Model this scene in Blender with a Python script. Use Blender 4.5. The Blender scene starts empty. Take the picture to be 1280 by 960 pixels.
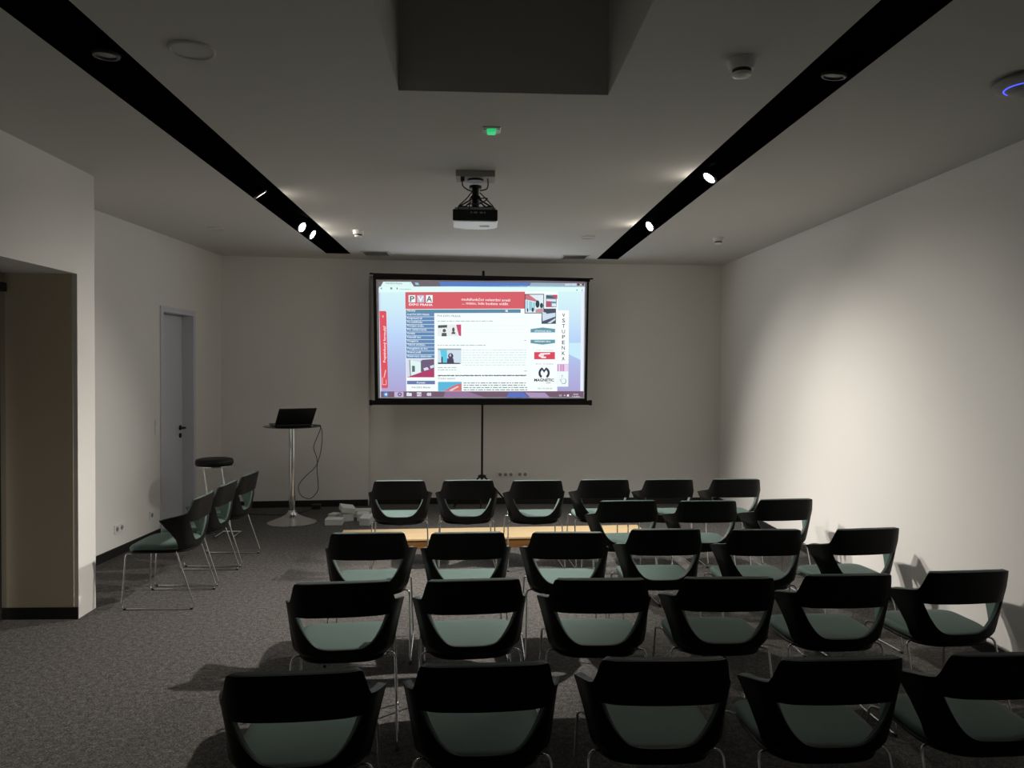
import bpy, bmesh, math, random
from mathutils import Vector, Matrix
random.seed(4)
PI = math.pi
SC = bpy.context.scene
COL = SC.collection
rad = math.radians

# ------------------------------------------------------------------ materials
def lin(c):
    c = c / 255.0
    return c / 12.92 if c <= 0.04045 else ((c + 0.055) / 1.055) ** 2.4

def mat(name, rgb, rough=0.5, metal=0.0, spec=0.5, emit=None, strength=0.0, noise=None, bump=None):
    m = bpy.data.materials.new(name)
    m.use_nodes = True
    nt = m.node_tree
    b = nt.nodes['Principled BSDF']
    b.inputs['Base Color'].default_value = (*rgb, 1)
    b.inputs['Roughness'].default_value = rough
    b.inputs['Metallic'].default_value = metal
    b.inputs['Specular IOR Level'].default_value = spec
    if emit:
        b.inputs['Emission Color'].default_value = (*emit, 1)
        b.inputs['Emission Strength'].default_value = strength
    if noise or bump:
        tc = nt.nodes.new('ShaderNodeTexCoord')
        nz = nt.nodes.new('ShaderNodeTexNoise')
        nz.inputs['Scale'].default_value = (noise or bump)[0]
        nz.inputs['Detail'].default_value = 6
        nt.links.new(tc.outputs['Object'], nz.inputs['Vector'])
        if noise:
            r = nt.nodes.new('ShaderNodeMapRange')
            r.inputs['To Min'].default_value = 1 - noise[1]
            r.inputs['To Max'].default_value = 1 + noise[1]
            nt.links.new(nz.outputs['Fac'], r.inputs['Value'])
            v = nt.nodes.new('ShaderNodeVectorMath'); v.operation = 'SCALE'
            v.inputs[0].default_value = rgb
            nt.links.new(r.outputs['Result'], v.inputs['Scale'])
            nt.links.new(v.outputs['Vector'], b.inputs['Base Color'])
        if bump:
            bp = nt.nodes.new('ShaderNodeBump')
            bp.inputs['Strength'].default_value = bump[1]
            bp.inputs['Distance'].default_value = 0.002
            nt.links.new(nz.outputs['Fac'], bp.inputs['Height'])
            nt.links.new(bp.outputs['Normal'], b.inputs['Normal'])
    return m

def carpet_mat():
    m = bpy.data.materials.new('carpet')
    m.use_nodes = True
    nt = m.node_tree; b = nt.nodes['Principled BSDF']
    b.inputs['Roughness'].default_value = 0.95
    b.inputs['Specular IOR Level'].default_value = 0.1
    tc = nt.nodes.new('ShaderNodeTexCoord')
    n1 = nt.nodes.new('ShaderNodeTexNoise'); n1.inputs['Scale'].default_value = 130; n1.inputs['Detail'].default_value = 3
    n2 = nt.nodes.new('ShaderNodeTexNoise'); n2.inputs['Scale'].default_value = 34; n2.inputs['Detail'].default_value = 8
    n2.inputs['Roughness'].default_value = 0.75
    mp = nt.nodes.new('ShaderNodeMapping'); mp.inputs['Scale'].default_value = (1, 1, 1)
    nt.links.new(tc.outputs['Object'], n1.inputs['Vector'])
    nt.links.new(tc.outputs['Object'], mp.inputs['Vector'])
    nt.links.new(mp.outputs['Vector'], n2.inputs['Vector'])
    ad = nt.nodes.new('ShaderNodeMath'); ad.operation = 'ADD'
    nt.links.new(n1.outputs['Fac'], ad.inputs[0]); nt.links.new(n2.outputs['Fac'], ad.inputs[1])
    hf = nt.nodes.new('ShaderNodeMath'); hf.operation = 'MULTIPLY'; hf.inputs[1].default_value = 0.5
    nt.links.new(ad.outputs[0], hf.inputs[0])
    cr = nt.nodes.new('ShaderNodeValToRGB')
    e = cr.color_ramp.elements
    e[0].position = 0.36; e[0].color = (0.030, 0.029, 0.029, 1)
    e[1].position = 0.66; e[1].color = (0.265, 0.254, 0.246, 1)
    k = e.new(0.50); k.color = (0.108, 0.103, 0.099, 1)
    nt.links.new(hf.outputs[0], cr.inputs['Fac'])
    nt.links.new(cr.outputs['Color'], b.inputs['Base Color'])
    bp = nt.nodes.new('ShaderNodeBump'); bp.inputs['Strength'].default_value = 0.5; bp.inputs['Distance'].default_value = 0.004
    nt.links.new(n1.outputs['Fac'], bp.inputs['Height'])
    nt.links.new(bp.outputs['Normal'], b.inputs['Normal'])
    return m

def wood_mat(name, c1, c2, scale=(0.6, 9, 9)):
    m = bpy.data.materials.new(name); m.use_nodes = True
    nt = m.node_tree; b = nt.nodes['Principled BSDF']; b.inputs['Roughness'].default_value = 0.45
    tc = nt.nodes.new('ShaderNodeTexCoord'); mp = nt.nodes.new('ShaderNodeMapping')
    mp.inputs['Scale'].default_value = scale
    nz = nt.nodes.new('ShaderNodeTexNoise'); nz.inputs['Scale'].default_value = 6; nz.inputs['Detail'].default_value = 6
    cr = nt.nodes.new('ShaderNodeValToRGB')
    cr.color_ramp.elements[0].position = 0.3; cr.color_ramp.elements[0].color = (*c1, 1)
    cr.color_ramp.elements[1].position = 0.7; cr.color_ramp.elements[1].color = (*c2, 1)
    nt.links.new(tc.outputs['Object'], mp.inputs['Vector']); nt.links.new(mp.outputs['Vector'], nz.inputs['Vector'])
    nt.links.new(nz.outputs['Fac'], cr.inputs['Fac']); nt.links.new(cr.outputs['Color'], b.inputs['Base Color'])
    return m

EM = {}
def glow(r, g, b, k=1.0):
    """a flat patch of the projected picture: sRGB colour given off as light"""
    key = (r, g, b, k)
    if key not in EM:
        m = bpy.data.materials.new('projected_colour')
        m.use_nodes = True
        bs = m.node_tree.nodes['Principled BSDF']
        bs.inputs['Base Color'].default_value = (0.02, 0.02, 0.02, 1)
        bs.inputs['Roughness'].default_value = 0.9
        bs.inputs['Specular IOR Level'].default_value = 0
        bs.inputs['Emission Color'].default_value = (lin(r), lin(g), lin(b), 1)
        bs.inputs['Emission Strength'].default_value = k
        EM[key] = m
    return EM[key]

WHITE = mat('wall_paint', (0.80, 0.79, 0.765), 0.85, spec=0.2, bump=(180, 0.08))
CEIL = mat('ceiling_paint', (0.64, 0.63, 0.605), 0.9, spec=0.15)
BLACKSLOT = mat('slot_black', (0.0025, 0.0025, 0.0025), 0.8, spec=0.0)
SKIRT = mat('skirting_black', (0.008, 0.008, 0.008), 0.5)
CARPET = carpet_mat()
SHELL = mat('shell_plastic', (0.006, 0.006, 0.006), 0.5, spec=0.25)
LEATHER = mat('green_leather', (0.115, 0.175, 0.160), 0.6, spec=0.22, noise=(14, 0.10), bump=(260, 0.15))
PIPING = mat('green_piping', (0.16, 0.20, 0.19), 0.5)
CHROME = mat('chrome', (0.80, 0.80, 0.80), 0.12, 1.0)
RUBBER = mat('rubber', (0.02, 0.02, 0.02), 0.7)
BLACKMETAL = mat('black_metal', (0.005, 0.005, 0.005), 0.5, spec=0.2)
BLACKPLAST = mat('black_plastic', (0.012, 0.012, 0.013), 0.35)
WHITEPLAST = mat('white_plastic', (0.80, 0.80, 0.79), 0.35)
GREYPLAST = mat('grey_plastic', (0.45, 0.45, 0.44), 0.5)
DOORP = mat('door_paint', (0.64, 0.65, 0.71), 0.45)
FABRIC = mat('screen_fabric', (0.62, 0.60, 0.59), 0.8)
TOPGLASS = mat('dark_glass_top', (0.015, 0.016, 0.017), 0.08)
BASEMETAL = mat('brushed_metal', (0.66, 0.67, 0.69), 0.22, 1.0)
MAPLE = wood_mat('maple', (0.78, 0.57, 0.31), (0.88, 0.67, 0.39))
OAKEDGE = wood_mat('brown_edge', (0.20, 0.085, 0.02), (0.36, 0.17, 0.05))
CARD = mat('white_card', (0.72, 0.75, 0.72), 0.7)
CABLE = mat('cable_black', (0.01, 0.01, 0.01), 0.5)
LENS = mat('lamp_lens', (1, 1, 1), 0.3, emit=(1.0, 0.91, 0.78), strength=280)
LENSOFF = mat('lamp_lens_off', (0.03, 0.028, 0.027), 0.25)
RING = mat('lamp_ring', (0.05, 0.048, 0.046), 0.4, 0.2)
BLUELED = mat('blue_led', (0.05, 0.05, 0.3), 0.4, emit=(0.06, 0.08, 1.0), strength=2.2)
GREENLED = mat('green_led', (0.0, 0.2, 0.06), 0.4, emit=(0.02, 0.55, 0.17), strength=0.9)
DARKGLASS = mat('door_glass', (0.03, 0.028, 0.025), 0.08)
NICHE = mat('niche_paint', (0.66, 0.57, 0.43), 0.8, spec=0.2)

# ------------------------------------------------------------------ mesh helpers
def link(name, bm, m, parent=None, smooth=None, mats=None):
    me = bpy.data.meshes.new(name)
    bmesh.ops.recalc_face_normals(bm, faces=bm.faces)
    bm.to_mesh(me); bm.free()
    for mm in (mats or [m]):
        me.materials.append(mm)
    if smooth is not None:
        me.polygons.foreach_set('use_smooth', [True] * len(me.polygons))
        me.set_sharp_from_angle(angle=rad(smooth))
    o = bpy.data.objects.new(name, me)
    COL.objects.link(o)
    if parent:
        o.parent = parent
    return o

def tag(o, label, cat, group=None):
    o['label'] = label; o['category'] = cat
    if group: o['group'] = group
    return o

def thing(name, label, cat, loc=(0, 0, 0), rz=0.0, group=None):
    o = bpy.data.objects.new(name, None)
    o.empty_display_size = 0.1
    COL.objects.link(o)
    o.location = loc; o.rotation_euler = (0, 0, rz)
    return tag(o, label, cat, group)

def struct(o):
    o['kind'] = 'structure'
    return o

def box(bm, x0, x1, y0, y1, z0, z1, bev=0.0, seg=2, M=None):
    r = bmesh.ops.create_cube(bm, size=1)
    vs = r['verts']
    for v in vs:
        v.co = Vector(((x0 + x1) / 2 + v.co.x * (x1 - x0), (y0 + y1) / 2 + v.co.y * (y1 - y0), (z0 + z1) / 2 + v.co.z * (z1 - z0)))
    es = list({e for v in vs for e in v.link_edges})
    if bev > 0:
        rr = bmesh.ops.bevel(bm, geom=es, offset=bev, segments=seg, affect='EDGES', profile=0.5)
        vs = list({v for f in rr['faces'] for v in f.verts} | {v for v in vs if v.is_valid})
    if M is not None:
        bmesh.ops.transform(bm, matrix=M, verts=[v for v in vs if v.is_valid])
    return bm

def NB():
    return bmesh.new()

def bx(*a, **k):
    return box(NB(), *a, **k)

def cyl(bm, c, r, h, seg=32, r2=None, M=None):
    """cylinder along z with its base centre at c"""
    r2 = r if r2 is None else r2
    res = bmesh.ops.create_cone(bm, cap_ends=True, segments=seg, radius1=r, radius2=r2, depth=h)
    mm = Matrix.Translation(Vector(c) + Vector((0, 0, h / 2)))
    if M is not None: mm = M @ mm
    bmesh.ops.transform(bm, matrix=mm, verts=res['verts'])
    return bm

def lathe(bm, prof, seg=40, M=None):
    rings = []
    for (r, z) in prof:
        if r < 1e-6:
            rings.append([bm.verts.new((0, 0, z))])
        else:
            rings.append([bm.verts.new((r * math.cos(2 * PI * k / seg), r * math.sin(2 * PI * k / seg), z)) for k in range(seg)])
    for a, b in zip(rings, rings[1:]):
        for k in range(seg):
            k2 = (k + 1) % seg
            if len(a) == 1 and len(b) == 1: continue
            if len(a) == 1: bm.faces.new((a[0], b[k], b[k2]))
            elif len(b) == 1: bm.faces.new((a[k], b[0], a[k2]))
            else: bm.faces.new((a[k], b[k], b[k2], a[k2]))
    if M is not None:
        bmesh.ops.transform(bm, matrix=M, verts=[v for r in rings for v in r])
    return bm

def fillet(pts, r, n=5):
    pts = [Vector(p) for p in pts]
    out = [pts[0]]
    for i in range(1, len(pts) - 1):
        p = pts[i]; a = pts[i - 1] - p; b = pts[i + 1] - p
        d = min(r, a.length * 0.45, b.length * 0.45)
        A = p + a.normalized() * d; B = p + b.normalized() * d
        for k in range(n + 1):
            t = k / n
            out.append(A * (1 - t) ** 2 + p * 2 * t * (1 - t) + B * t * t)
    out.append(pts[-1])
    return out

def spline(pts, n=8):
    pts = [Vector(p) for p in pts]
    P = [pts[0] * 2 - pts[1]] + pts + [pts[-1] * 2 - pts[-2]]
    out = []
    for i in range(1, len(P) - 2):
        for k in range(n):
            t = k / n
            a, b, c, d = P[i - 1], P[i], P[i + 1], P[i + 2]
            out.append(0.5 * (2 * b + (c - a) * t + (2 * a - 5 * b + 4 * c - d) * t * t + (3 * b - a - 3 * c + d) * t ** 3))
    out.append(pts[-1])
    return out

def tube(bm, pts, r, seg=10):
    pts = [Vector(p) for p in pts]
    rings = []
    N = None
    for i, p in enumerate(pts):
        t = (pts[min(i + 1, len(pts) - 1)] - pts[max(i - 1, 0)]).normalized()
        if N is None:
            N = t.orthogonal().normalized()
        else:
            N = (N - t * N.dot(t)).normalized()
        Bv = t.cross(N)
        rings.append([bm.verts.new(p + (N * math.cos(2 * PI * k / seg) + Bv * math.sin(2 * PI * k / seg)) * r) for k in range(seg)])
    for a, b in zip(rings, rings[1:]):
        for k in range(seg):
            bm.faces.new((a[k], a[(k + 1) % seg], b[(k + 1) % seg], b[k]))
    bm.faces.new(rings[0][::-1]); bm.faces.new(rings[-1])
    return bm

def prism(bm, poly, z0, z1):
    a = [bm.verts.new((x, y, z0)) for x, y in poly]
    b = [bm.verts.new((x, y, z1)) for x, y in poly]
    n = len(poly)
    bm.faces.new(a[::-1]); bm.faces.new(b)
    for i in range(n):
        bm.faces.new((a[i], a[(i + 1) % n], b[(i + 1) % n], b[i]))
    return bm

def quad(bm, *p):
    return bm.faces.new([bm.verts.new(q) for q in p])

def copy_tree(o, parent=None):
    c = o.copy(); COL.objects.link(c)
    if parent: c.parent = parent
    for ch in list(o.children):
        copy_tree(ch, c)
    return c

def interp(tab, x):
    if x <= tab[0][0]: return tab[0][1]
    for (a, va), (b, vb) in zip(tab, tab[1:]):
        if x <= b:
            return va + (vb - va) * (x - a) / (b - a)
    return tab[-1][1]

def sstep(t):
    t = max(0.0, min(1.0, t)); return t * t * (3 - 2 * t)

# ------------------------------------------------------------------ camera
Rv = Vector((0.9989743, -0.04473662, 0.00699828))
Uv = Vector((-0.00604862, 0.02132793, 0.99975424))
Fv = Vector((0.04487489, 0.99877112, -0.02103545))
cam = bpy.data.cameras.new('camera'); cam.sensor_width = 36; cam.lens = 27.0
cam.clip_start = 0.05; cam.clip_end = 60
co = bpy.data.objects.new('camera', cam); COL.objects.link(co)
mw = Matrix.Identity(4)
for i in range(3):
    mw[i][0] = Rv[i]; mw[i][1] = Uv[i]; mw[i][2] = -Fv[i]
mw[2][3] = 1.72
co.matrix_world = mw
SC.camera = co
SC.view_settings.view_transform = 'Standard'
SC.view_settings.look = 'None'
SC.view_settings.gamma = 1
SC.view_settings.use_curve_mapping = False
SC.view_settings.exposure = 0.0
w = bpy.data.worlds.new('world'); SC.world = w; w.use_nodes = True
w.node_tree.nodes['Background'].inputs['Color'].default_value = (0, 0, 0, 1)
w.node_tree.nodes['Background'].inputs['Strength'].default_value = 0

H = 3.04
XR = 3.10
YB = 9.67
YN = -2.5

# ------------------------------------------------------------------ the room
bm = NB(); box(bm, -3.7, XR + 0.1, YN - 0.1, YB + 0.1, -0.1, 0.0)
struct(link('floor', bm, CARPET))

def LX(y):      # the far part of the left wall runs slightly towards the room
    return -3.262 + (y - 6.711) * (0.182 / 2.635)

SLOT_L = (-1.772, -1.487, -1.8, 9.08)
SLOT_R = (1.428, 1.684, -1.8, 9.245)
SHAFT = (-0.385, 0.622, 1.5, 3.715)
xs = [-3.7, SLOT_L[0], SLOT_L[1], SHAFT[0], SHAFT[1], SLOT_R[0], SLOT_R[1], XR + 0.1]
ys = [YN - 0.1, -1.8, SHAFT[2], SHAFT[3], 9.08, 9.245, YB + 0.1]
bm = NB()
vg = {}
def gv(i, j):
    if (i, j) not in vg: vg[(i, j)] = bm.verts.new((xs[i], ys[j], H))
    return vg[(i, j)]
holes = set()
for i in range(len(xs) - 1):
    for j in range(len(ys) - 1):
        cx = (xs[i] + xs[i + 1]) / 2; cy = (ys[j] + ys[j + 1]) / 2
        if any(h[0] < cx < h[1] and h[2] < cy < h[3] for h in (SLOT_L, SLOT_R, SHAFT)):
            holes.add((i, j)); continue
        bm.faces.new((gv(i, j), gv(i, j + 1), gv(i + 1, j + 1), gv(i + 1, j)))
# the shaft that opens upwards
x0, x1, y0, y1 = SHAFT; zt = H + 1.3
quad(bm, (x0, y0, H), (x0, y1, H), (x0, y1, zt), (x0, y0, zt))
quad(bm, (x1, y0, H), (x1, y0, zt), (x1, y1, zt), (x1, y1, H))
quad(bm, (x0, y1, H), (x1, y1, H), (x1, y1, zt), (x0, y1, zt))
quad(bm, (x0, y0, H), (x0, y0, zt), (x1, y0, zt), (x1, y0, H))
quad(bm, (x0, y0, zt), (x0, y1, zt), (x1, y1, zt), (x1, y0, zt))
struct(link('ceiling', bm, CEIL))

for n, s in (('trim_1', SLOT_L), ('trim_2', SLOT_R)):
    bm = NB(); x0, x1, y0, y1 = s; z0, z1 = H, H + 0.07
    quad(bm, (x0, y0, z0), (x0, y1, z0), (x0, y1, z1), (x0, y0, z1))
    quad(bm, (x1, y0, z0), (x1, y0, z1), (x1, y1, z1), (x1, y1, z0))
    quad(bm, (x0, y1, z0), (x1, y1, z0), (x1, y1, z1), (x0, y1, z1))
    quad(bm, (x0, y0, z0), (x0, y0, z1), (x1, y0, z1), (x1, y0, z0))
    quad(bm, (x0, y0, z1), (x0, y1, z1), (x1, y1, z1), (x1, y0, z1))
    struct(link(n, bm, BLACKSLOT))

struct(link('wall_right', bx(XR, XR + 0.12, YN - 0.1, YB + 0.12, 0, H), WHITE))
struct(link('wall_back', bx(-1.75, XR, YB, YB + 0.12, 0, H), WHITE))
# the left part of the back wall is a shallow wedge in front of it
YL0, YL1, XE = 9.385, YB, 0.035
def WY(x): return YL0 + (x + 3.078) / (XE + 3.078) * (YL1 - YL0)
bm = NB()
prism(bm, [(-3.2, WY(-3.2)), (-1.345, WY(-1.345)), (-1.345, YB + 0.1), (-3.2, YB + 0.1)], 0, H)
prism(bm, [(-1.345, WY(-1.345)), (XE, YL1), (-1.345, YB)], 2.84, H)
struct(link('wall_back_left', bm, WHITE))
struct(link('wall_front', bx(-3.7, XR + 0.1, YN - 0.12, YN, 0, H), WHITE))

# far left wall with a recessed door
DY0, DY1, DZ = 7.90, 8.61, 2.275
bm = NB()
def lw(y0, y1, z0, z1):
    prism(bm, [(LX(y0), y0), (LX(y0) - 0.25, y0), (LX(y1) - 0.25, y1), (LX(y1), y1)], z0, z1)
lw(5.4, DY0, 0, H); lw(DY0, DY1, DZ, H); lw(DY1, 9.6, 0, H)
struct(link('wall_left_far', bm, WHITE))
# near left wall with the opening of an entrance niche
NX = -2.69; NY0, NY1, NZ = 3.7, 5.295, 2.33; NE = 5.53
bm = NB()
box(bm, -3.7, NX, NY1, NE, 0, H)
box(bm, -3.7, NX, YN, NY0, 0, H)
box(bm, -3.7, NX, NY0, NY1, NZ, H)
struct(link('wall_left', bm, WHITE))

# skirting
def base(name, pts, t=0.012, h=0.08):
    bm = NB()
    for (a, b) in zip(pts, pts[1:]):
        a = Vector(a); b = Vector(b); d = (b - a).normalized(); n = Vector((d.y, -d.x)) * t
        prism(bm, [a, b, b + n, a + n], 0.0, h)
    return struct(link(name, bm, SKIRT))
base('baseboard_right', [(XR, YB), (XR, YN)])
base('baseboard_back', [(-1.345, YB), (XR, YB)])
base('baseboard_back_left', [(-3.078, WY(-3.078)), (-1.345, WY(-1.345))])
base('baseboard_left_far', [(LX(5.53), 5.53), (LX(DY0 - 0.06), DY0 - 0.06)])
base('baseboard_left_corner', [(LX(DY1 + 0.06), DY1 + 0.06), (LX(9.385), 9.385)])
base('baseboard_niche', [(-3.17, NY1), (NX, NY1)])

# door in the far left wall
d1 = bpy.data.objects.new('door_1', None); COL.objects.link(d1); struct(d1)
ang = math.atan2(0.182, 2.635)
def dl(o):  # door parts are built in a local frame: x out of the wall, y along it
    o.parent = d1; return o
d1.location = (LX(DY0), DY0, 0); d1.rotation_euler = (0, 0, -ang)
W_ = (DY1 - DY0) / math.cos(ang)
dl(link('door_leaf', bx(-0.155, -0.115, 0.02, W_ - 0.01, 0.004, DZ - 0.02, bev=0.003), DOORP))
bm = NB()
box(bm, -0.16, 0.012, -0.045, 0.012, 0, DZ + 0.045); box(bm, -0.16, 0.012, W_ - 0.012, W_ + 0.045, 0, DZ + 0.045)
box(bm, -0.16, 0.012, 0.012, W_ - 0.012, DZ - 0.012, DZ + 0.045)
dl(link('door_frame', bm, DOORP))
hd = dl(link('door_handle', tube(NB(), fillet([(-0.115, W_ - 0.07, 1.04), (-0.05, W_ - 0.07, 1.04), (-0.05, W_ - 0.20, 1.04)], 0.02), 0.010), BLACKMETAL, smooth=40))
M_ = Matrix.Translation((-0.116, W_ - 0.07, 0)) @ Matrix.Rotation(PI / 2, 4, 'Y')
bm = NB(); cyl(bm, (0, 0, 0), 0.027, 0.008, 24, M=Matrix.Translation((-0.116, W_ - 0.07, 1.04)) @ Matrix.Rotation(PI / 2, 4, 'Y'))
cyl(bm, (0, 0, 0), 0.027, 0.008, 24, M=Matrix.Translation((-0.116, W_ - 0.07, 0.955)) @ Matrix.Rotation(PI / 2, 4, 'Y'))
dl(link('key_rosette', bm, BLACKMETAL, smooth=40))

# entrance door at the back of the niche
d2 = bpy.data.objects.new('door_2', None); COL.objects.link(d2); struct(d2); d2.location = (-3.2, NY0, 0)
L_ = NY1 - NY0
bm = NB()
box(bm, 0, 0.04, 0.0, 0.06, 0, NZ); box(bm, 0, 0.04, L_ - 0.06, L_, 0, NZ); box(bm, 0, 0.04, 0.06, L_ - 0.06, NZ - 0.06, NZ)
o = link('door_frame', bm, BASEMETAL); o.parent = d2
o = link('door_glass', bx(0.012, 0.024, 0.06, L_ - 0.06, 0.01, NZ - 0.06), DARKGLASS); o.parent = d2
o = link('door_closer', bx(0.03, 0.09, L_ - 0.34, L_ - 0.06, NZ - 0.13, NZ - 0.07, bev=0.006), BLACKPLAST); o.parent = d2
struct(link('trim_3', bx(-3.2, -2.72, NY1 - 0.004, NY1, 0.08, NZ), NICHE))

# ------------------------------------------------------------------ conference chair (origin on the floor, faces +y)
WZ = [(0.378, 0.09), (0.386, 0.125), (0.395, 0.155), (0.41, 0.188), (0.43, 0.214), (0.445, 0.224), (0.55, 0.250), (0.612, 0.268), (0.65, 0.281), (0.78, 0.283)]
XCZ = [(0.378, 0.05), (0.39, 0.10), (0.40, 0.128), (0.43, 0.165), (0.45, 0.182), (0.55, 0.212), (0.612, 0.226), (0.68, 0.236), (0.78, 0.236)]
YRZ = [(0.378, -0.150), (0.386, -0.172), (0.40, -0.192), (0.43, -0.208), (0.50, -0.220), (0.612, -0.237), (0.78, -0.270)]
YFZ = [(0.378, -0.105), (0.40, -0.115), (0.45, -0.125), (0.49, -0.114), (0.55, -0.075), (0.60, -0.035), (0.635, -0.010), (0.78, 0.000)]
XO, ZO = 0.208, 0.612
def half_plan(t, z):
    """t 0..1 from the middle of the back, round the corner, along the arm to its tip"""
    w_, xc = interp(WZ, z), interp(XCZ, z)
    yr, yf = interp(YRZ, z), interp(YFZ, z)
    Bx, By = xc, yr + 0.022
    k1 = 1 - 0.36; k2 = 0.42
    if t <= 0.5:
        u = t / 0.5 * k1
        return Bx * u, yr + (By - yr) * u * u
    P0 = (Bx * k1, yr + (By - yr) * k1 * k1); P2 = (Bx + (w_ - Bx) * k2, By + (yf - By) * k2)
    if t <= 0.8:
        u = (t - 0.5) / 0.3
        return tuple(P0[i] * (1 - u) ** 2 + (Bx, By)[i] * 2 * u * (1 - u) + P2[i] * u * u for i in (0, 1))
    u = (t - 0.8) / 0.2
    return P2[0] + (w_ - P2[0]) * u, P2[1] + (yf - P2[1]) * u
def plan(t, z):
    x, y = half_plan(abs(t), z)
    return math.copysign(x, t), y
def t_of_x(x, z=0.612):
    lo, hi = 0.0, 1.0
    for _ in range(40):
        m_ = (lo + hi) / 2
        if half_plan(m_, z)[0] < x: lo = m_
        else: hi = m_
    return lo
cols = []
for k in range(19):
    t = k / 18.0
    cols.append(XO * (1 - (1 - t) ** 1.7))
ths = [t_of_x(x) if x > 0 else 0.0 for x in cols]
th0 = ths[-1]
for k in range(1, 17):
    ths.append(th0 + (1 - th0) * k / 16.0)
ths = [-t for t in ths[:0:-1]] + ths
def z_open(th):
    a = abs(th)
    if a >= th0 - 1e-6: return ZO
    x = half_plan(a, 0.612)[0]
    return 0.458 + (ZO - 0.458) * (x / XO) ** 5.5
def z_top(th):
    a = abs(th)
    x = half_plan(a, 0.70)[0]
    z = 0.772 - 0.088 * sstep((x - 0.203) / 0.032) - 0.004 * min(1, (x / 0.2)) ** 2
    if a > 0.62: z -= 0.050 * ((a - 0.62) / 0.38) ** 1.3
    return z
NL, NU = 14, 9
def shell_surface(off0, off1, trim=0.0):
    """two skins between the offsets off0 and off1 along the inward normal"""
    bm = NB()
    low, up = [], []
    for th in ths:
        zo, zt = z_open(th), z_top(th)
        zp = ZO + trim if abs(th) < th0 - 1e-6 else ZO
        if abs(th) < th0 - 1e-6: zo = max(0.40, zo - trim * 1.2)
        shared = abs(th) >= th0 - 1e-6
        zb = 0.378
        L = []
        for k in range(NL + 1):
            t = k / NL
            z = zb + (zo - zb) * (t ** 1.35)
            x, y = plan(th, z); L.append(bm.verts.new((x, y, z)))
        Uc = []
        for k in range(NU + 1):
            if k == 0 and shared:
                Uc.append(L[-1]); continue
            z = zp + (zt - zp) * k / NU
            x, y = plan(th, z)
            Uc.append(bm.verts.new((x, y, z)))
        low.append(L); up.append(Uc)
    for g in (low, up):
        for a, b in zip(g, g[1:]):
            for k in range(len(a) - 1):
                q = [a[k], b[k], b[k + 1], a[k + 1]]
                q = [v for i, v in enumerate(q) if v not in q[:i]]
                if len(q) >= 3: bm.faces.new(q)
    bmesh.ops.recalc_face_normals(bm, faces=bm.faces)
    bm.normal_update()
    # orient towards the outside (rear)
    c = max(bm.faces, key=lambda f: f.calc_center_median().z if abs(f.calc_center_median().x) < 0.03 else -1)
    if c.normal.y > 0:
        bmesh.ops.reverse_faces(bm, faces=bm.faces); bm.normal_update()
    nrm = {v: v.normal.copy() for v in bm.verts}
    for v, n in nrm.items():
        v.co -= n * off0
    faces = list(bm.faces)
    bound = [e for e in bm.edges if e.is_boundary]
    inner = {v: bm.verts.new(v.co - nrm[v] * (off1 - off0)) for v in list(nrm)}
    for f in faces:
        bm.faces.new([inner[v] for v in reversed(f.verts)])
    for e in bound:
        a, b = e.verts
        f = e.link_faces[0]
        vs = list(f.verts); i = vs.index(a)
        if vs[(i + 1) % len(vs)] is b: a, b = b, a
        bm.faces.new((a, b, inner[b], inner[a]))
    return bm

def seat_pad(z0, z1, grow=0.0, crown=0.0):
    """waterfall-front cushion with a round rear that nests in the shell"""
    N, Rn = 72, 7
    def outline(t):   # t 0..1 around
        a = 2 * PI * t
        s, c = math.sin(a), math.cos(a)
        hx = 0.218 + grow
        x = hx * math.copysign(abs(s) ** (2 / 3.6), s)
        if c >= 0: y = 0.03 + (0.222 + grow) * abs(c) ** (2 / 5.0)
        else: y = 0.03 - (0.228 + grow) * abs(c) ** (2 / 2.7)
        return x, y
    def drop(y): return -0.024 * max(0, (y - 0.13) / 0.12) ** 2
    prof = [(0.0, z1 + crown), (0.5, z1 + crown * 0.8), (0.85, z1 + crown * 0.35), (0.955, z1 - 0.002), (0.99, z1 - 0.010), (1.0, (z0 + z1) / 2), (0.985, z0 + 0.004), (0.93, z0), (0.0, z0)]
    bm = NB(); rings = []
    for (s, z) in prof:
        if s == 0: rings.append([bm.verts.new((0, 0.03, z))]); continue
        R = []
        for k in range(N):
            x, y = outline(k / N)
            X, Y = x * s, 0.03 + (y - 0.03) * s
            R.append(bm.verts.new((X, Y, z + drop(Y))))
        rings.append(R)
    for a, b in zip(rings, rings[1:]):
        for k in range(N):
            k2 = (k + 1) % N
            if len(a) == 1: bm.faces.new((a[0], b[k], b[k2]))
            elif len(b) == 1: bm.faces.new((a[k], b[0], a[k2]))
            else: bm.faces.new((a[k], b[k], b[k2], a[k2]))
    return bm

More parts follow.
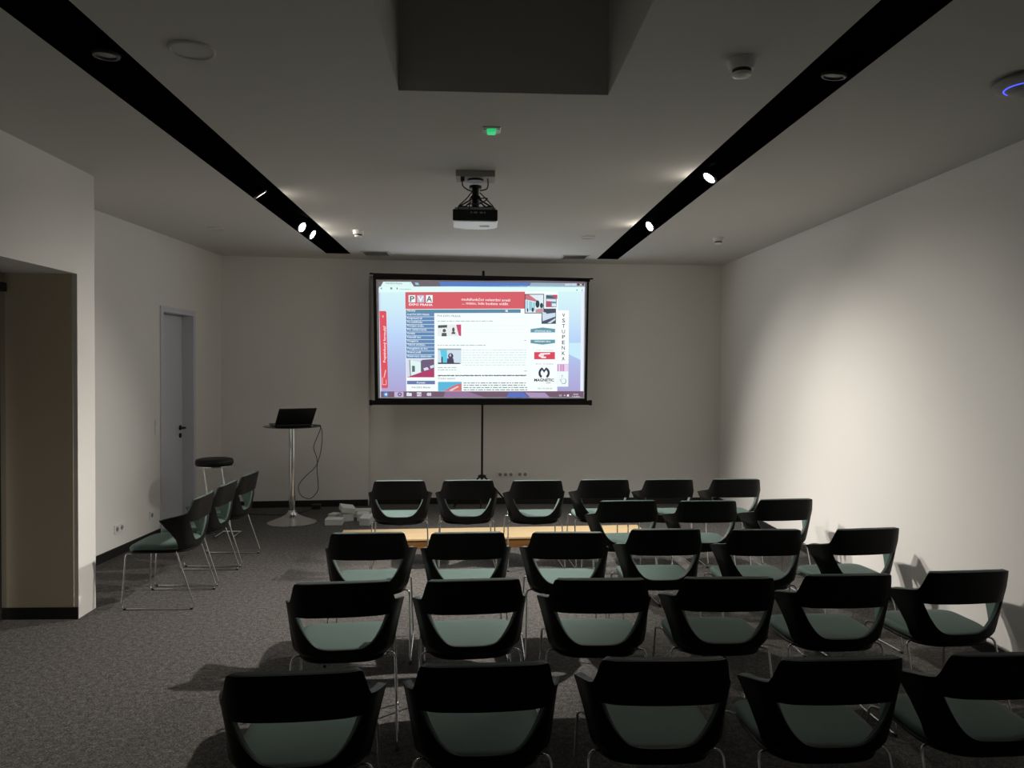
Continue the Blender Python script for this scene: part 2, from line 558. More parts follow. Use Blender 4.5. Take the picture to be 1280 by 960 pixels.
def make_chair():
    t = thing('conference_chair', 'chair', 'chair')
    link('shell', shell_surface(0.0, 0.009), SHELL, t, smooth=50)
    link('upholstery', shell_surface(0.0092, 0.026, 0.012), LEATHER, t, smooth=50)
    link('seat_pan', seat_pad(0.388, 0.412, -0.006), SHELL, t, smooth=50)
    link('seat', seat_pad(0.4125, 0.452, 0.0, 0.006), LEATHER, t, smooth=60)
    for s in (-1, 1):
        pts = [(s * 0.05, -0.085, 0.382), (s * 0.15, -0.09, 0.384), (s * 0.232, -0.115, 0.412), (s * 0.243, -0.25, 0.0065),
               (s * 0.243, 0.258, 0.0065), (s * 0.228, 0.232, 0.392), (s * 0.19, 0.20, 0.384), (s * 0.05, 0.19, 0.382)]
        lg = link('sled_leg', tube(NB(), fillet(pts, 0.045, 6), 0.0056, 10), CHROME, t, smooth=50)
        for y in (-0.225, 0.232):
            link('glide', bx(s * 0.243 - 0.008, s * 0.243 + 0.008, y - 0.010, y + 0.010, 0.0, 0.0135, bev=0.003), RUBBER, lg)
    return t

chair0 = make_chair()
used = []
ORD = ['leftmost', 'second from the left', 'third from the left', 'fourth from the left', 'fifth from the left', 'rightmost']
def place_chair(x, y, rz, label, group):
    c = chair0 if not used else copy_tree(chair0)
    used.append(1)
    c.location = (x, y, 0); c.rotation_euler = (0, 0, rad(rz))
    tag(c, label, 'chair', group)
    return c

ROWS = [
 ('row nearest the camera', 'chairs of the nearest row', [(-0.56, 2.37, 4.2), (0.03, 2.42, 2.2), (0.62, 2.45, -0.6), (1.21, 2.44, 1.5), (1.80, 2.465, 1.3)]),
 ('second row from the camera', 'chairs of the second row', [(-0.588, 3.37, 5.8), (-0.01, 3.40, 4.8), (0.56, 3.40, -0.6), (1.15, 3.41, -0.4), (1.73, 3.45, 1.7), (2.34, 3.50, 4.6)]),
 ('middle row', 'chairs of the middle row', [(-0.62, 4.38, 2.6), (-0.05, 4.38, 3.2), (0.53, 4.38, -0.4), (1.12, 4.46, 1.2), (1.72, 4.44, 0.2), (2.35, 4.46, 7.5)]),
 ('short three-chair row', 'chairs of the short row on the right', [(1.09, 5.43, 4.0), (1.665, 5.42, 1.8), (2.27, 5.49, 6.5)]),
 ('farthest row, before the platform', 'chairs of the farthest row', [(-0.645, 6.40, 3.3), (-0.07, 6.43, 4.0), (0.51, 6.42, 3.4), (1.09, 6.47, 3.4), (1.65, 6.48, 3.2), (2.24, 6.50, 1.2)]),
]
NAMES = {5: ['leftmost', 'second from left', 'middle', 'second from right', 'rightmost'],
         6: ['leftmost', 'second from left', 'third from left', 'third from right', 'second from right', 'rightmost'],
         3: ['left', 'middle', 'right']}
for where, grp, cs in ROWS:
    for (x, y, a), nm in zip(cs, NAMES[len(cs)]):
        s, c = math.sin(rad(a)), math.cos(rad(a))
        place_chair(x - 0.262 * s, y + 0.262 * c, a, 'black-shell chair, green-grey seat, %s of the %s' % (nm, where), grp)
for (x, y, a, nm) in ((-2.235, 5.72, 91, 'nearest the camera'), (-2.245, 6.30, 89, 'middle one'), (-2.235, 6.88, 88, 'farthest from the camera')):
    place_chair(x, y, a, 'black-shell chair side-on by the left wall, %s of three' % nm, 'chairs standing by the left wall')

# ------------------------------------------------------------------ wooden platform
pl = thing('wooden_platform', 'low long light maple platform on the carpet before the farthest row', 'platform', (0.21, 7.30, 0), rad(4.2))
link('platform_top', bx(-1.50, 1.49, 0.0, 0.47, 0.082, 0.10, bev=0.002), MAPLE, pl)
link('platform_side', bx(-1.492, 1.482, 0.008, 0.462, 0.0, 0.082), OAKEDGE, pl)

# ------------------------------------------------------------------ bar table, laptop, cables
tb = thing('bar_table', 'tall round bar table with chrome column carrying the laptop', 'table', (-2.033, 8.53, 0))
link('table_base', lathe(NB(), [(0, 0), (0.262, 0), (0.266, 0.006), (0.255, 0.012), (0.19, 0.032), (0.12, 0.060), (0.07, 0.088), (0.045, 0.115), (0.040, 0.135), (0, 0.135)], 56), BASEMETAL, tb, smooth=40)
link('column', lathe(NB(), [(0, 0.13), (0.036, 0.13), (0.036, 0.30), (0.033, 0.302), (0.033, 1.04), (0.07, 1.048), (0.07, 1.056), (0, 1.056)], 40), CHROME, tb, smooth=40)
link('table_top', lathe(NB(), [(0, 1.056), (0.300, 1.056), (0.309, 1.060), (0.309, 1.064), (0.300, 1.068), (0, 1.068)], 64), TOPGLASS, tb, smooth=40)

lp = thing('laptop', 'open black laptop on the bar table, its lid turned to the audience', 'laptop', (-1.985, 8.40, 1.068), rad(28))
link('laptop_base', bx(-0.20, 0.20, 0.0, 0.262, 0.004, 0.026, bev=0.004), BLACKPLAST, lp)
link('keyboard', bx(-0.17, 0.17, 0.03, 0.15, 0.026, 0.029, bev=0.001), RUBBER, lp)
M_ = Matrix.Translation((0, 0.005, 0.028)) @ Matrix.Rotation(rad(46), 4, 'X')
lid = link('lid', bx(-0.20, 0.20, -0.008, 0.0, 0.0, 0.258, bev=0.003, M=M_), BLACKPLAST, lp)
bm = NB(); box(bm, -0.185, 0.185, 0.0001, 0.0012, 0.018, 0.245, M=M_)
link('display', bm, mat('laptop_display', (0.02, 0.02, 0.022), 0.1), lid)
bm = NB()
for sx in (-0.16, 0.16): box(bm, sx - 0.03, sx + 0.03, -0.006, 0.012, 0.022, 0.034, bev=0.004)
link('hinge', bm, BLACKPLAST, lp)
bm = NB()
for sx in (-0.175, 0.175):
    for sy in (0.03, 0.235): cyl(bm, (sx, sy, 0), 0.012, 0.005, 12)
link('rubber_foot', bm, RUBBER, lp)

Yc = 8.50
pA = [(-1.83, 8.455, 1.082), (-1.775, 8.45, 1.083), (-1.722, 8.47, 1.068), (-1.700, Yc, 0.99), (-1.713, Yc, 0.80), (-1.765, Yc, 0.63), (-1.868, Yc, 0.526), (-1.94, Yc, 0.442), (-1.957, Yc, 0.371), (-1.92, Yc, 0.295), (-1.833, Yc, 0.268),
      (-1.770, Yc + .005, 0.32), (-1.743, Yc + .01, 0.389), (-1.757, Yc + .012, 0.575), (-1.757, Yc + .012, 0.699), (-1.794, Yc + .012, 0.831), (-1.758, Yc + .012, 0.94), (-1.722, Yc + .004, 1.03), (-1.721, 8.50, 1.0755), (-1.77, 8.50, 1.0735), (-1.80, 8.52, 1.0735)]
tag(link('laptop_cable', tube(NB(), spline(pA, 6), 0.0042, 8), CABLE, smooth=60), 'thin black cable looping down from the right edge of the bar table', 'cable')
pB = [(-2.98, 9.12, 0.006), (-2.8, 9.0, 0.006), (-2.55, 8.98, 0.006), (-2.35, 8.93, 0.006), (-2.12, 8.98, 0.006), (-2.02, 9.18, 0.006), (-1.985, 9.33, 0.012)]
tag(link('floor_cable', tube(NB(), spline(pB, 6), 0.005, 8), CABLE, smooth=60), 'black cable lying on the carpet behind the bar table foot', 'cable')
fb = thing('floor_socket_box', 'small black power box on the carpet under the looping cable', 'power box', (-1.935, 9.345, 0))
link('box_body', bx(-0.05, 0.05, -0.05, 0.05, 0, 0.045, bev=0.008), BLACKPLAST, fb)
link('box_lid', bx(-0.058, 0.058, -0.058, 0.058, 0.045, 0.055, bev=0.003), GREYPLAST if False else RUBBER, fb)

# ------------------------------------------------------------------ bar stool
st = thing('bar_stool', 'chrome bar stool with round black padded seat beside the door', 'stool', (-2.60, 7.72, 0), 0)
link('seat_cushion', lathe(NB(), [(0, 0.735), (0.165, 0.735), (0.178, 0.745), (0.180, 0.775), (0.172, 0.795), (0.14, 0.803), (0, 0.806)], 48), SHELL, st, smooth=60)
link('seat_ring', lathe(NB(), [(0, 0.722), (0.150, 0.722), (0.176, 0.728), (0.176, 0.736), (0, 0.736)], 48), CHROME, st, smooth=40)
for sx in (-0.13, 0.05):
    link('leg', tube(NB(), fillet([(sx + 0.12, 0.12, 0.725), (sx + 0.0, 0.05, 0.722), (sx + 0.12, 0.0, 0.009), (sx + 0.12, 0.30, 0.009)], 0.04), 0.009, 10), CHROME, st, smooth=50)
link('footrest', tube(NB(), [(-0.13 + 0.071, 0.02, 0.30), (0.05 + 0.071, 0.02, 0.30)], 0.008, 10), CHROME, st, smooth=50)
link('floor_bar', tube(NB(), [(-0.01, 0.30, 0.009), (0.17, 0.30, 0.009)], 0.009, 10), CHROME, st, smooth=50)

# ------------------------------------------------------------------ pile of white boxes
def carton(x, y, rz, sx, sy, sz, label, z=0.0, tilt=(0, 0), open_=False, flat=False):
    t = thing('white_carton', label, 'box', (x, y, z), rad(rz), 'white cartons heaped on the carpet')
    t.rotation_euler = (rad(tilt[0]), rad(tilt[1]), rad(rz))
    bm = NB(); th = 0.004
    box(bm, -sx / 2, sx / 2, -sy / 2, sy / 2, 0, th)
    box(bm, -sx / 2, -sx / 2 + th, -sy / 2, sy / 2, th, sz); box(bm, sx / 2 - th, sx / 2, -sy / 2, sy / 2, th, sz)
    box(bm, -sx / 2 + th, sx / 2 - th, -sy / 2, -sy / 2 + th, th, sz); box(bm, -sx / 2 + th, sx / 2 - th, sy / 2 - th, sy / 2, th, sz)
    link('carton_body', bm, CARD, t)
    if open_:
        M = Matrix.Translation((0, sy / 2, sz)) @ Matrix.Rotation(rad(35), 4, 'X')
        link('lid_flap', bx(-sx / 2, sx / 2, 0, sy * 0.8, 0, th, M=M), CARD, t)
    else:
        link('lid_flap', bx(-sx / 2 - .001, sx / 2 + .001, -sy / 2 - .001, sy / 2 + .001, sz, sz + th), CARD, t)
    return t
carton(-1.555, 8.45, 2, 0.185, 0.16, 0.056, 'long low white carton, leftmost at the front of the heap')
carton(-1.455, 8.645, 28, 0.12, 0.13, 0.075, 'small white carton beneath the open tilted one')
carton(-1.455, 8.645, 25, 0.15, 0.14, 0.055, 'open white carton tilted on top of the heap', z=0.102, tilt=(10, 10), open_=False)
carton(-1.278, 8.68, 8, 0.13, 0.15, 0.075, 'plain white carton in the middle of the heap')
carton(-1.20, 8.42, -8, 0.115, 0.17, 0.075, 'upright white carton at the front right of the heap', z=0.012, tilt=(7, 0))
carton(-1.135, 8.68, 4, 0.11, 0.14, 0.06, 'white carton at the right end, nearest the chairs')
carton(-1.32, 8.88, 3, 0.21, 0.16, 0.075, 'wide shallow white carton at the back of the heap', open_=False)
carton(-1.60, 8.72, -20, 0.10, 0.12, 0.06, 'small white carton at the back left of the heap')

# ------------------------------------------------------------------ tripod screen (local x along the screen, origin under the pole)
scr = thing('tripod_projection_screen', 'black-framed tripod projection screen showing a web page', 'projection screen', (0.0645, 9.25, 0), rad(5.5))
S = 1.0756
def zz(z): return S * z - 0.130
def sbox(bm, x0, x1, y0, y1, z0, z1, bev=0.0): return box(bm, S * x0, S * x1, y0, y1, zz(z0), zz(z1), bev)
link('top_case', sbox(NB(), -1.215, 1.215, -0.018, 0.022, 2.705, 2.745, 0.004), BLACKMETAL, scr)
bm = NB()
for sx in (-1.252, 1.216): sbox(bm, sx, sx + 0.036, -0.012, 0.016, 2.732, 2.748, 0.002)
link('end_cap', bm, BLACKMETAL, scr)
bm = NB(); sbox(bm, -1.215, 1.215, -0.022, 0.022, 1.303, 1.352, 0.006)
sbox(bm, -1.25, -1.215, -0.026, 0.026, 1.298, 1.357, 0.006); sbox(bm, 1.215, 1.25, -0.026, 0.026, 1.298, 1.357, 0.006)
link('bottom_case', bm, BLACKMETAL, scr)
def sq(bm, *ps): return quad(bm, *[(S * x, y, zz(z)) for x, y, z in ps])
bm = NB()   # black masking border printed on the fabric, four strips
sq(bm, (-1.215, -0.0005, 2.71), (1.206, -0.0005, 2.71), (1.184, -0.0005, 2.704), (-1.181, -0.0005, 2.676))
sq(bm, (-1.215, -0.0005, 2.71), (-1.181, -0.0005, 2.676), (-1.153, -0.0005, 1.374), (-1.190, -0.0005, 1.35))
sq(bm, (1.206, -0.0005, 2.71), (1.195, -0.0005, 1.35), (1.164, -0.0005, 1.374), (1.184, -0.0005, 2.704))
sq(bm, (-1.190, -0.0005, 1.35), (-1.153, -0.0005, 1.374), (1.164, -0.0005, 1.374), (1.195, -0.0005, 1.35))
link('black_border', bm, BLACKMETAL, scr)
bm = NB(); sq(bm, (-1.206, 0, 2.71), (1.20, 0, 2.71), (1.19, 0, 1.345), (-1.185, 0, 1.345))
link('screen_fabric', bm, FABRIC, scr)
bm = NB(); tube(bm, [(0, 0.040, 0.30), (0, 0.040, zz(2.80))], 0.0125, 14); box(bm, -0.013, 0.013, -0.012, 0.05, zz(2.745), zz(2.80), bev=0.003)
link('pole', bm, BLACKMETAL, scr, smooth=40)
bm = NB(); cyl(bm, (0, 0.04, 0.385), 0.028, 0.04, 20); cyl(bm, (0, 0.04, 0.30), 0.022, 0.02, 20)
box(bm, -0.048, 0.048, 0.026, 0.054, 0.385, 0.418, bev=0.004); box(bm, -0.03, 0.03, -0.012, 0.045, zz(1.30), zz(1.33))
link('hub', bm, BLACKPLAST, scr, smooth=40)
for a in (2, 152, 262):
    c, s = math.cos(rad(a)), math.sin(rad(a))
    lg = link('leg', tube(NB(), [(0.03 * c, 0.04 + 0.03 * s, 0.40), (0.36 * c, 0.04 + 0.36 * s, 0.022)], 0.0105, 10), BLACKMETAL, scr, smooth=40)
    bm = NB(); cyl(bm, (0.362 * c, 0.04 + 0.362 * s, 0.0), 0.016, 0.03, 14)
    link('rubber_foot', bm, RUBBER, lg, smooth=40)

# ---- the projected picture; PX maps a 1097 x 614 picture raster onto the fabric
def PX(x, y):
    s, t = (x - 98) / 1097.0, 0
    top = 93 + 15 * s
    t = (y - top) / (614 - 10 * s)
    u = (1 - t) * (-1.155 + s * 2.314) + t * (-1.133 + s * 2.290)
    zt, zb = 2.658 + 0.030 * s, 1.383 - 0.006 * s
    return S * u, zz(zt + (zb - zt) * t)
page = None
def patch(name, pts, m, d, parent='page'):
    bm = NB(); bm.faces.new([bm.verts.new((*[PX(*p)[0]], -0.001 - 0.0004 * d, PX(*p)[1])) for p in pts])
    return link(name, bm, m, scr if parent is None else page)
def rect(name, x0, y0, x1, y1, m, d=1, parent='page'):
    return patch(name, [(x0, y0), (x1, y0), (x1, y1), (x0, y1)], m, d, parent)
def rects(name, rs, m, d=1):
    bm = NB()
    for (x0, y0, x1, y1) in rs:
        bm.faces.new([bm.verts.new((PX(*p)[0], -0.001 - 0.0004 * d, PX(*p)[1])) for p in ((x0, y0), (x1, y0), (x1, y1), (x0, y1))])
    return link(name, bm, m, page)
def poly_mesh(name, polys, m, d):
    bm = NB()
    for pts in polys:
        bm.faces.new([bm.verts.new((PX(*p)[0], -0.001 - 0.0004 * d, PX(*p)[1])) for p in pts])
    return link(name, bm, m, page)
KU = S * 2.314 / 1097.0
def words(name, items, m, d=3, bold=0.0):
    """items: (text, x, y baseline, cap height in raster units, width or None, rotation deg, align)"""
    bm = NB()
    for (txt, x, y, hgt, wid, rot, al) in items:
        cu = bpy.data.curves.new('lettering', 'FONT'); cu.body = txt; cu.size = 1; cu.align_x = al
        cu.offset = bold; cu.resolution_u = 2
        ob = bpy.data.objects.new('lettering', cu); COL.objects.link(ob)
        dg = bpy.context.evaluated_depsgraph_get()
        me = bpy.data.meshes.new_from_object(ob.evaluated_get(dg))
        bpy.data.objects.remove(ob); bpy.data.curves.remove(cu)
        if not me.vertices: continue
        xsv = [v.co.x for v in me.vertices]
        k = hgt / 0.73 * KU
        kx = k if wid is None else wid * KU / max(1e-6, max(xsv) - min(xsv))
        u, z = PX(x, y)
        M = Matrix.Translation((u, -0.001 - 0.0004 * d, z)) @ Matrix.Rotation(-rad(rot), 4, 'Y') @ Matrix.Rotation(PI / 2, 4, 'X') @ Matrix.Diagonal((kx, k, 1, 1))
        me.transform(M)
        bm.from_mesh(me); bpy.data.meshes.remove(me)
    return link(name, bm, m, page)

G = glow
page = rect('projected_page', 98, 93, 1195, 707, G(196, 214, 246), 0, None)
# page side margins: the page's own backdrop runs from pale cyan above to lavender below
def backdrop():
    m = glow(190, 214, 246, 1.001)
    nt = m.node_tree; bs = nt.nodes['Principled BSDF']
    tc = nt.nodes.new('ShaderNodeTexCoord'); sp = nt.nodes.new('ShaderNodeSeparateXYZ'); mr = nt.nodes.new('ShaderNodeMapRange')
    mr.inputs['From Min'].default_value = zz(1.40); mr.inputs['From Max'].default_value = zz(2.62)
    cr = nt.nodes.new('ShaderNodeValToRGB'); e = cr.color_ramp.elements
    e[0].position = 0.05; e[0].color = (lin(176), lin(168), lin(214), 1)
    e[1].position = 0.95; e[1].color = (lin(214), lin(246), lin(250), 1)
    for p, c in ((0.30, (178, 190, 232)), (0.55, (190, 216, 250)), (0.75, (206, 234, 250))):
        k = e.new(p); k.color = (lin(c[0]), lin(c[1]), lin(c[2]), 1)
    nt.links.new(tc.outputs['Object'], sp.inputs[0]); nt.links.new(sp.outputs['Z'], mr.inputs['Value'])
    nt.links.new(mr.outputs['Result'], cr.inputs['Fac']); nt.links.new(cr.outputs['Color'], bs.inputs['Emission Color'])
    return m
BACKDROP = backdrop()
rect('page_margin', 106, 143, 235, 673, BACKDROP, 1); rect('page_margin', 1045, 150, 1175, 682, BACKDROP, 1)
patch('page_margin', [(1110, 420), (1175, 420), (1175, 510), (1110, 480)], G(202, 238, 252), 2)
rect('page_body', 235, 150, 1047, 680, G(246, 254, 254, 1.02), 2)
rect('scroll_strip', 1175, 130, 1190, 682, G(236, 240, 248), 2)
# browser window
rect('window_bar', 98, 93, 1195, 128, G(112, 104, 112), 1)
patch('window_bar', [(410, 97), (900, 104), (880, 127), (420, 121)], G(86, 128, 198), 2)
patch('window_bar', [(900, 104), (1195, 109), (1195, 128), (890, 126)], G(150, 178, 198), 2)
rects('window_button', [(1085, 109, 1118, 120), (1120, 109, 1148, 120)], G(206, 214, 226), 3)
rect('window_button', 1152, 109, 1190, 121, G(112, 60, 72), 3)
poly_mesh('window_button', [[(1164, 111), (1168, 111), (1180, 119), (1176, 119)], [(1176, 111), (1180, 111), (1168, 119), (1164, 119)]], G(255, 255, 255), 4)
patch('browser_tab', [(108, 122), (122, 96), (265, 97), (282, 124)], G(222, 250, 246), 3)
patch('new_tab_button', [(284, 101), (302, 101), (308, 114), (290, 114)], G(150, 200, 215), 3)
words('tab_title', [('PVA EXPO PRAHA', 135, 108, 8, 84, 0, 'LEFT'), ('x', 262, 108, 8, None, 0, 'CENTER')], G(70, 76, 80), 4)
rect('address_bar', 100, 122, 1193, 152, G(226, 254, 250), 2)
words('address', [('www.pvaexpo.cz', 205, 137, 7, 60, 0, 'LEFT')], G(96, 110, 112), 3)
poly_mesh('browser_button', [[(107, 131), (115, 125), (115, 137)], [(158, 126), (168, 126), (168, 136), (158, 136)], [(190, 127), (196, 127), (196, 136), (190, 136)]], G(120, 140, 144), 3)
rects('browser_button', [(1148, 141, 1154, 147), (1178, 141, 1181, 150)], G(120, 140, 146), 3)
# red header
rect('header_banner', 235, 151, 868, 240, G(216, 98, 108), 3)
rects('logo_tile', [(252, 167, 287, 205), (342, 167, 377, 207)], G(240, 250, 250), 4); rect('logo_tile', 296, 167, 333, 206, G(196, 196, 216), 4)
words('logo_letter', [('P', 269, 201, 30, 24, 0, 'CENTER'), ('A', 359, 201, 30, 29, 0, 'CENTER')], G(84, 116, 124), 5, 0.02)
words('logo_letter', [('V', 314, 201, 30, 30, 0, 'CENTER')], G(250, 252, 255), 5, 0.02)
words('logo_caption', [('EXPO PRAHA', 252, 221, 11, 124, 0, 'LEFT')], G(255, 244, 246), 5, 0.03)
words('banner_slogan', [('multifunkční veletržní areál', 528, 196, 14, 258, 0, 'LEFT'), ('... místo, kde budete vidět', 530, 216, 14, 246, 0, 'LEFT')], G(255, 240, 242), 5, 0.012)
# header photographs
rect('header_photo', 866, 163, 972, 265, G(74, 66, 84), 4); rect('header_photo', 870, 167, 968, 261, G(226, 240, 250), 5)
poly_mesh('photo_detail', [[(870, 167), (890, 167), (932, 196), (932, 204), (870, 192)]], G(206, 120, 130), 6)
poly_mesh('photo_detail', [[(876, 196), (884, 198), (884, 246), (876, 246)], [(890, 200), (908, 204), (908, 250), (890, 250)], [(912, 205), (922, 207), (922, 250), (912, 250)]], G(150, 206, 220), 6)
def blob(cx, cy, rx, ry, n=14): return [(cx + rx * math.cos(2 * PI * k / n), cy + ry * math.sin(2 * PI * k / n)) for k in range(n)]
poly_mesh('photo_detail', [blob(936, 216, 11, 20), blob(958, 224, 9, 14), blob(910, 246, 6, 12), blob(882, 248, 4, 10)], G(52, 70, 74), 7)
poly_mesh('photo_detail', [[(926, 244), (966, 238), (966, 260), (926, 260)]], G(200, 150, 150), 6)
rect('header_photo', 981, 168, 1040, 233, G(120, 140, 160), 4)
poly_mesh('photo_detail', [[(984, 206), (1010, 200), (1010, 230), (984, 230)], [(1018, 168), (1044, 168), (1044, 190), (1018, 180)]], G(196, 84, 110), 5)
poly_mesh('photo_detail', [[(984, 172), (1016, 176), (1036, 186), (984, 184)]], G(74, 92, 104), 5)
poly_mesh('photo_detail', [[(984, 190), (1036, 192), (1036, 204), (984, 200)], [(1014, 212), (1038, 214), (1038, 230), (1014, 228)]], G(224, 236, 246), 6)
rect('header_photo', 958, 240, 1037, 320, G(80, 84, 102), 4)
poly_mesh('photo_detail', [[(962, 270), (1034, 262), (1034, 282), (964, 306)], [(990, 316), (1034, 290), (1034, 300), (1008, 317)], [(962, 256), (984, 262), (984, 270), (962, 268)]], G(206, 226, 240), 5)
# menu on the left
rect('menu_panel', 237, 243, 845, 262, G(98, 142, 166), 3)
rects('menu_panel', [(237, 262 + 20.0 * k, 385, 280 + 20.0 * k) for k in range(12)], G(100, 140, 184), 3)
mi = ['Aktuality', 'Areál PVA EXPO PRAHA', 'Kongresový sál', 'Pro návštěvníky', 'Pronájem areálu', 'Pro vystavovatele', 'Kontakty', 'Kalendář akcí', 'Fotogalerie', 'Tiskové středisko', 'Fotogalerie ze dne', 'Firemní profil', 'Rezervace ubytování']
mw_ = [44, 116, 76, 78, 84, 100, 40, 70, 56, 92, 104, 68, 124]
for i, t in enumerate(mi):
    words('menu_text', [(t, 243, (252 if i == 0 else 272 + 20.0 * (i - 1)), 10, mw_[i], 0, 'LEFT')], G(246, 252, 255), 4, 0.012)
poly_mesh('flag_icon', [[(762, 247), (775, 247), (775, 258), (762, 254)]], G(240, 246, 250), 4)
rect('side_photo', 238, 503, 383, 600, G(214, 222, 240), 3)
poly_mesh('photo_detail', [[(318, 508), (383, 503), (383, 560), (318, 572)]], G(112, 96, 126), 4)
poly_mesh('photo_detail', [[(238, 600), (318, 572), (383, 556), (383, 600)]], G(180, 66, 108), 5)
poly_mesh('photo_detail', [[(254, 508), (316, 522), (316, 570), (258, 592)]], G(226, 246, 244), 5)
poly_mesh('photo_detail', [[(266, 538), (281, 540), (281, 570), (266, 572)], [(312, 512), (319, 512), (319, 572), (312, 572)], [(252, 508), (256, 508), (260, 592), (256, 594)]], G(96, 110, 118), 6)
poly_mesh('photo_detail', [[(326, 552), (346, 546), (356, 558), (330, 566)], [(360, 540), (381, 534), (381, 548), (364, 554)]], G(226, 220, 240), 5)
rect('menu_panel', 239, 618, 386, 637, G(108, 126, 172), 3)
words('menu_text', [('Kontakt', 312, 632, 9, 44, 0, 'CENTER')], G(246, 250, 255), 4, 0.015)
words('menu_text', [('PVA EXPO PRAHA', 312, 658, 9, 96, 0, 'CENTER')], G(30, 40, 46), 4)
# articles
def lines(name, x0, x1, ys_, col, seed, h=3.2):
    rg = random.Random(seed); rs = []
    for y in ys_:
        x = x0
        while x < x1 - 6:
            wd = rg.choice((8, 12, 16, 22, 26)); e = min(x + wd, x1)
            rs.append((x, y, e, y + h)); x = e + 5
    return rects(name, rs, col, 3)
words('article_heading', [('PVA EXPO PRAHA', 400, 281, 11, 122, 0, 'LEFT')], G(110, 128, 130), 3)
lines('article_text', 402, 695, [303], G(150, 170, 170), 1); lines('article_text', 402, 655, [430], G(140, 160, 162), 2)
lines('article_text', 545, 870, [330, 346, 362], G(236, 246, 245), 3)
lines('article_text', 532, 878, [456, 469, 482, 495, 508, 521, 534], G(206, 222, 222), 4)
lines('article_text', 402, 500, [547, 559], G(150, 164, 164), 5); lines('article_text', 402, 878, [588, 590], G(80, 96, 100), 6, 4)
words('article_heading', [('Český veletrh', 402, 610, 9, 90, 0, 'LEFT')], G(70, 86, 90), 3)
lines('article_text', 538, 882, [628, 640, 652, 664], G(120, 140, 142), 7, 4.4); lines('article_text', 864, 884, [405, 566], G(160, 180, 180), 8)
rect('article_photo', 402, 322, 526, 384, G(236, 240, 242), 3)
poly_mesh('photo_detail', [[(500, 323), (526, 322), (526, 383), (514, 380), (506, 350)]], G(200, 84, 116), 4)
poly_mesh('photo_detail', [blob(437, 354, 9, 9), [(424, 366), (448, 366), (450, 384), (422, 384)], blob(485, 350, 7, 13), [(476, 362), (494, 362), (496, 372), (474, 372)], [(404, 326), (452, 324), (452, 338), (404, 340)]], G(86, 94, 92), 5)
rect('article_photo', 402, 448, 526, 530, G(208, 226, 240), 3)
poly_mesh('photo_detail', [[(414, 456), (450, 450), (452, 526), (426, 526)]], G(96, 206, 232), 4)
poly_mesh('photo_detail', [blob(470, 488, 14, 16), [(452, 500), (484, 500), (488, 526), (450, 526)], [(420, 492), (428, 492), (428, 524), (420, 524)], [(402, 522), (520, 524), (520, 530), (402, 530)]], G(80, 72, 96), 5)
poly_mesh('photo_detail', [blob(468, 484, 5, 8)], G(206, 186, 206), 6)
poly_mesh('photo_detail', [[(402, 448), (526, 449), (526, 456), (402, 456)]], G(160, 170, 176), 6)
rect('article_photo', 402, 624, 528, 673, G(96, 186, 222), 3)
poly_mesh('photo_detail', [[(434, 672), (476, 648), (506, 636), (527, 634), (527, 673)]], G(214, 118, 116), 4)
poly_mesh('photo_detail', [[(460, 668), (506, 646), (514, 650), (474, 672)]], G(236, 206, 214), 5)
# right-hand column
for yc, up in ((356, 1), (412, 0)):
    pts = [(899, yc - 9), (965, yc - (17 if up else 9)), (1033, yc - 9), (1033, yc + 9), (965, yc + (9 if up else 17)), (899, yc + 9)]
    patch('event_button', pts, G(104, 156, 172), 3)
words('button_text', [('předchozí akce', 966, 361, 9, 88, 0, 'CENTER'), ('následující akce', 964, 415, 9, 88, 0, 'CENTER')], G(244, 252, 255), 4, 0.015)
words('event_date', [('13.10. - 15.10.2016', 975, 461, 6, 92, 0, 'CENTER')], G(170, 150, 156), 3)
rect('event_logo', 919, 468, 1033, 506, G(220, 76, 98), 3)
poly_mesh('logo_detail', [blob(958, 486, 15, 9), [(952, 474), (1006, 472), (1006, 480), (952, 482)], [(958, 492), (984, 492), (984, 500), (958, 500)]], G(255, 240, 242), 4)
words('logo_caption', [('FOR', 968, 490, 7, 24, 0, 'CENTER')], G(220, 76, 98), 5)
words('event_date', [('20.10. - 23.10.2016', 976, 533, 6, 94, 0, 'CENTER'), ('20.10.2016', 978, 663, 8, 80, 0, 'CENTER')], G(90, 108, 110), 3)
# horseshoe M emblem
def arc(cx, cy, r0, r1, a0, a1, n=16):
    o = [(cx + r1 * math.cos(rad(a0 + (a1 - a0) * k / n)), cy - r1 * math.sin(rad(a0 + (a1 - a0) * k / n))) for k in range(n + 1)]
    i = [(cx + r0 * math.cos(rad(a0 + (a1 - a0) * k / n)), cy - r0 * math.sin(rad(a0 + (a1 - a0) * k / n))) for k in range(n + 1)]
    return [[o[k], o[k + 1], i[k + 1], i[k]] for k in range(n)]
poly_mesh('magnet_emblem', arc(974, 578, 19, 31, 125, 238) + arc(974, 578, 19, 31, 55, -58) +
          [[(956, 552), (964, 549), (974, 562), (974, 577)], [(992, 552), (984, 549), (974, 562), (974, 577)]], G(50, 58, 76), 4)
words('emblem_caption', [('MAGNETIC', 974, 622, 15, 108, 0, 'CENTER'), ('praha', 998, 632, 5, 24, 0, 'CENTER')], G(14, 18, 30), 4, 0.03)
rect('ticket_tab', 1047, 250, 1108, 530, G(244, 255, 254, 1.1), 3)
words('ticket_letter', [(c, 1079, 284 + 28.6 * k, 21, 17, 0, 'CENTER') for k, c in enumerate('VSTUPENKA')], G(26, 30, 44), 4, 0.01)
rect('ticket_tab', 1045, 532, 1108, 570, G(236, 214, 240), 3)
rects('ticket_bar', [(1048, 533, 1053, 569), (1062, 533, 1067, 569), (1070, 533, 1075, 569), (1078, 533, 1084, 569)], G(204, 132, 182), 4)
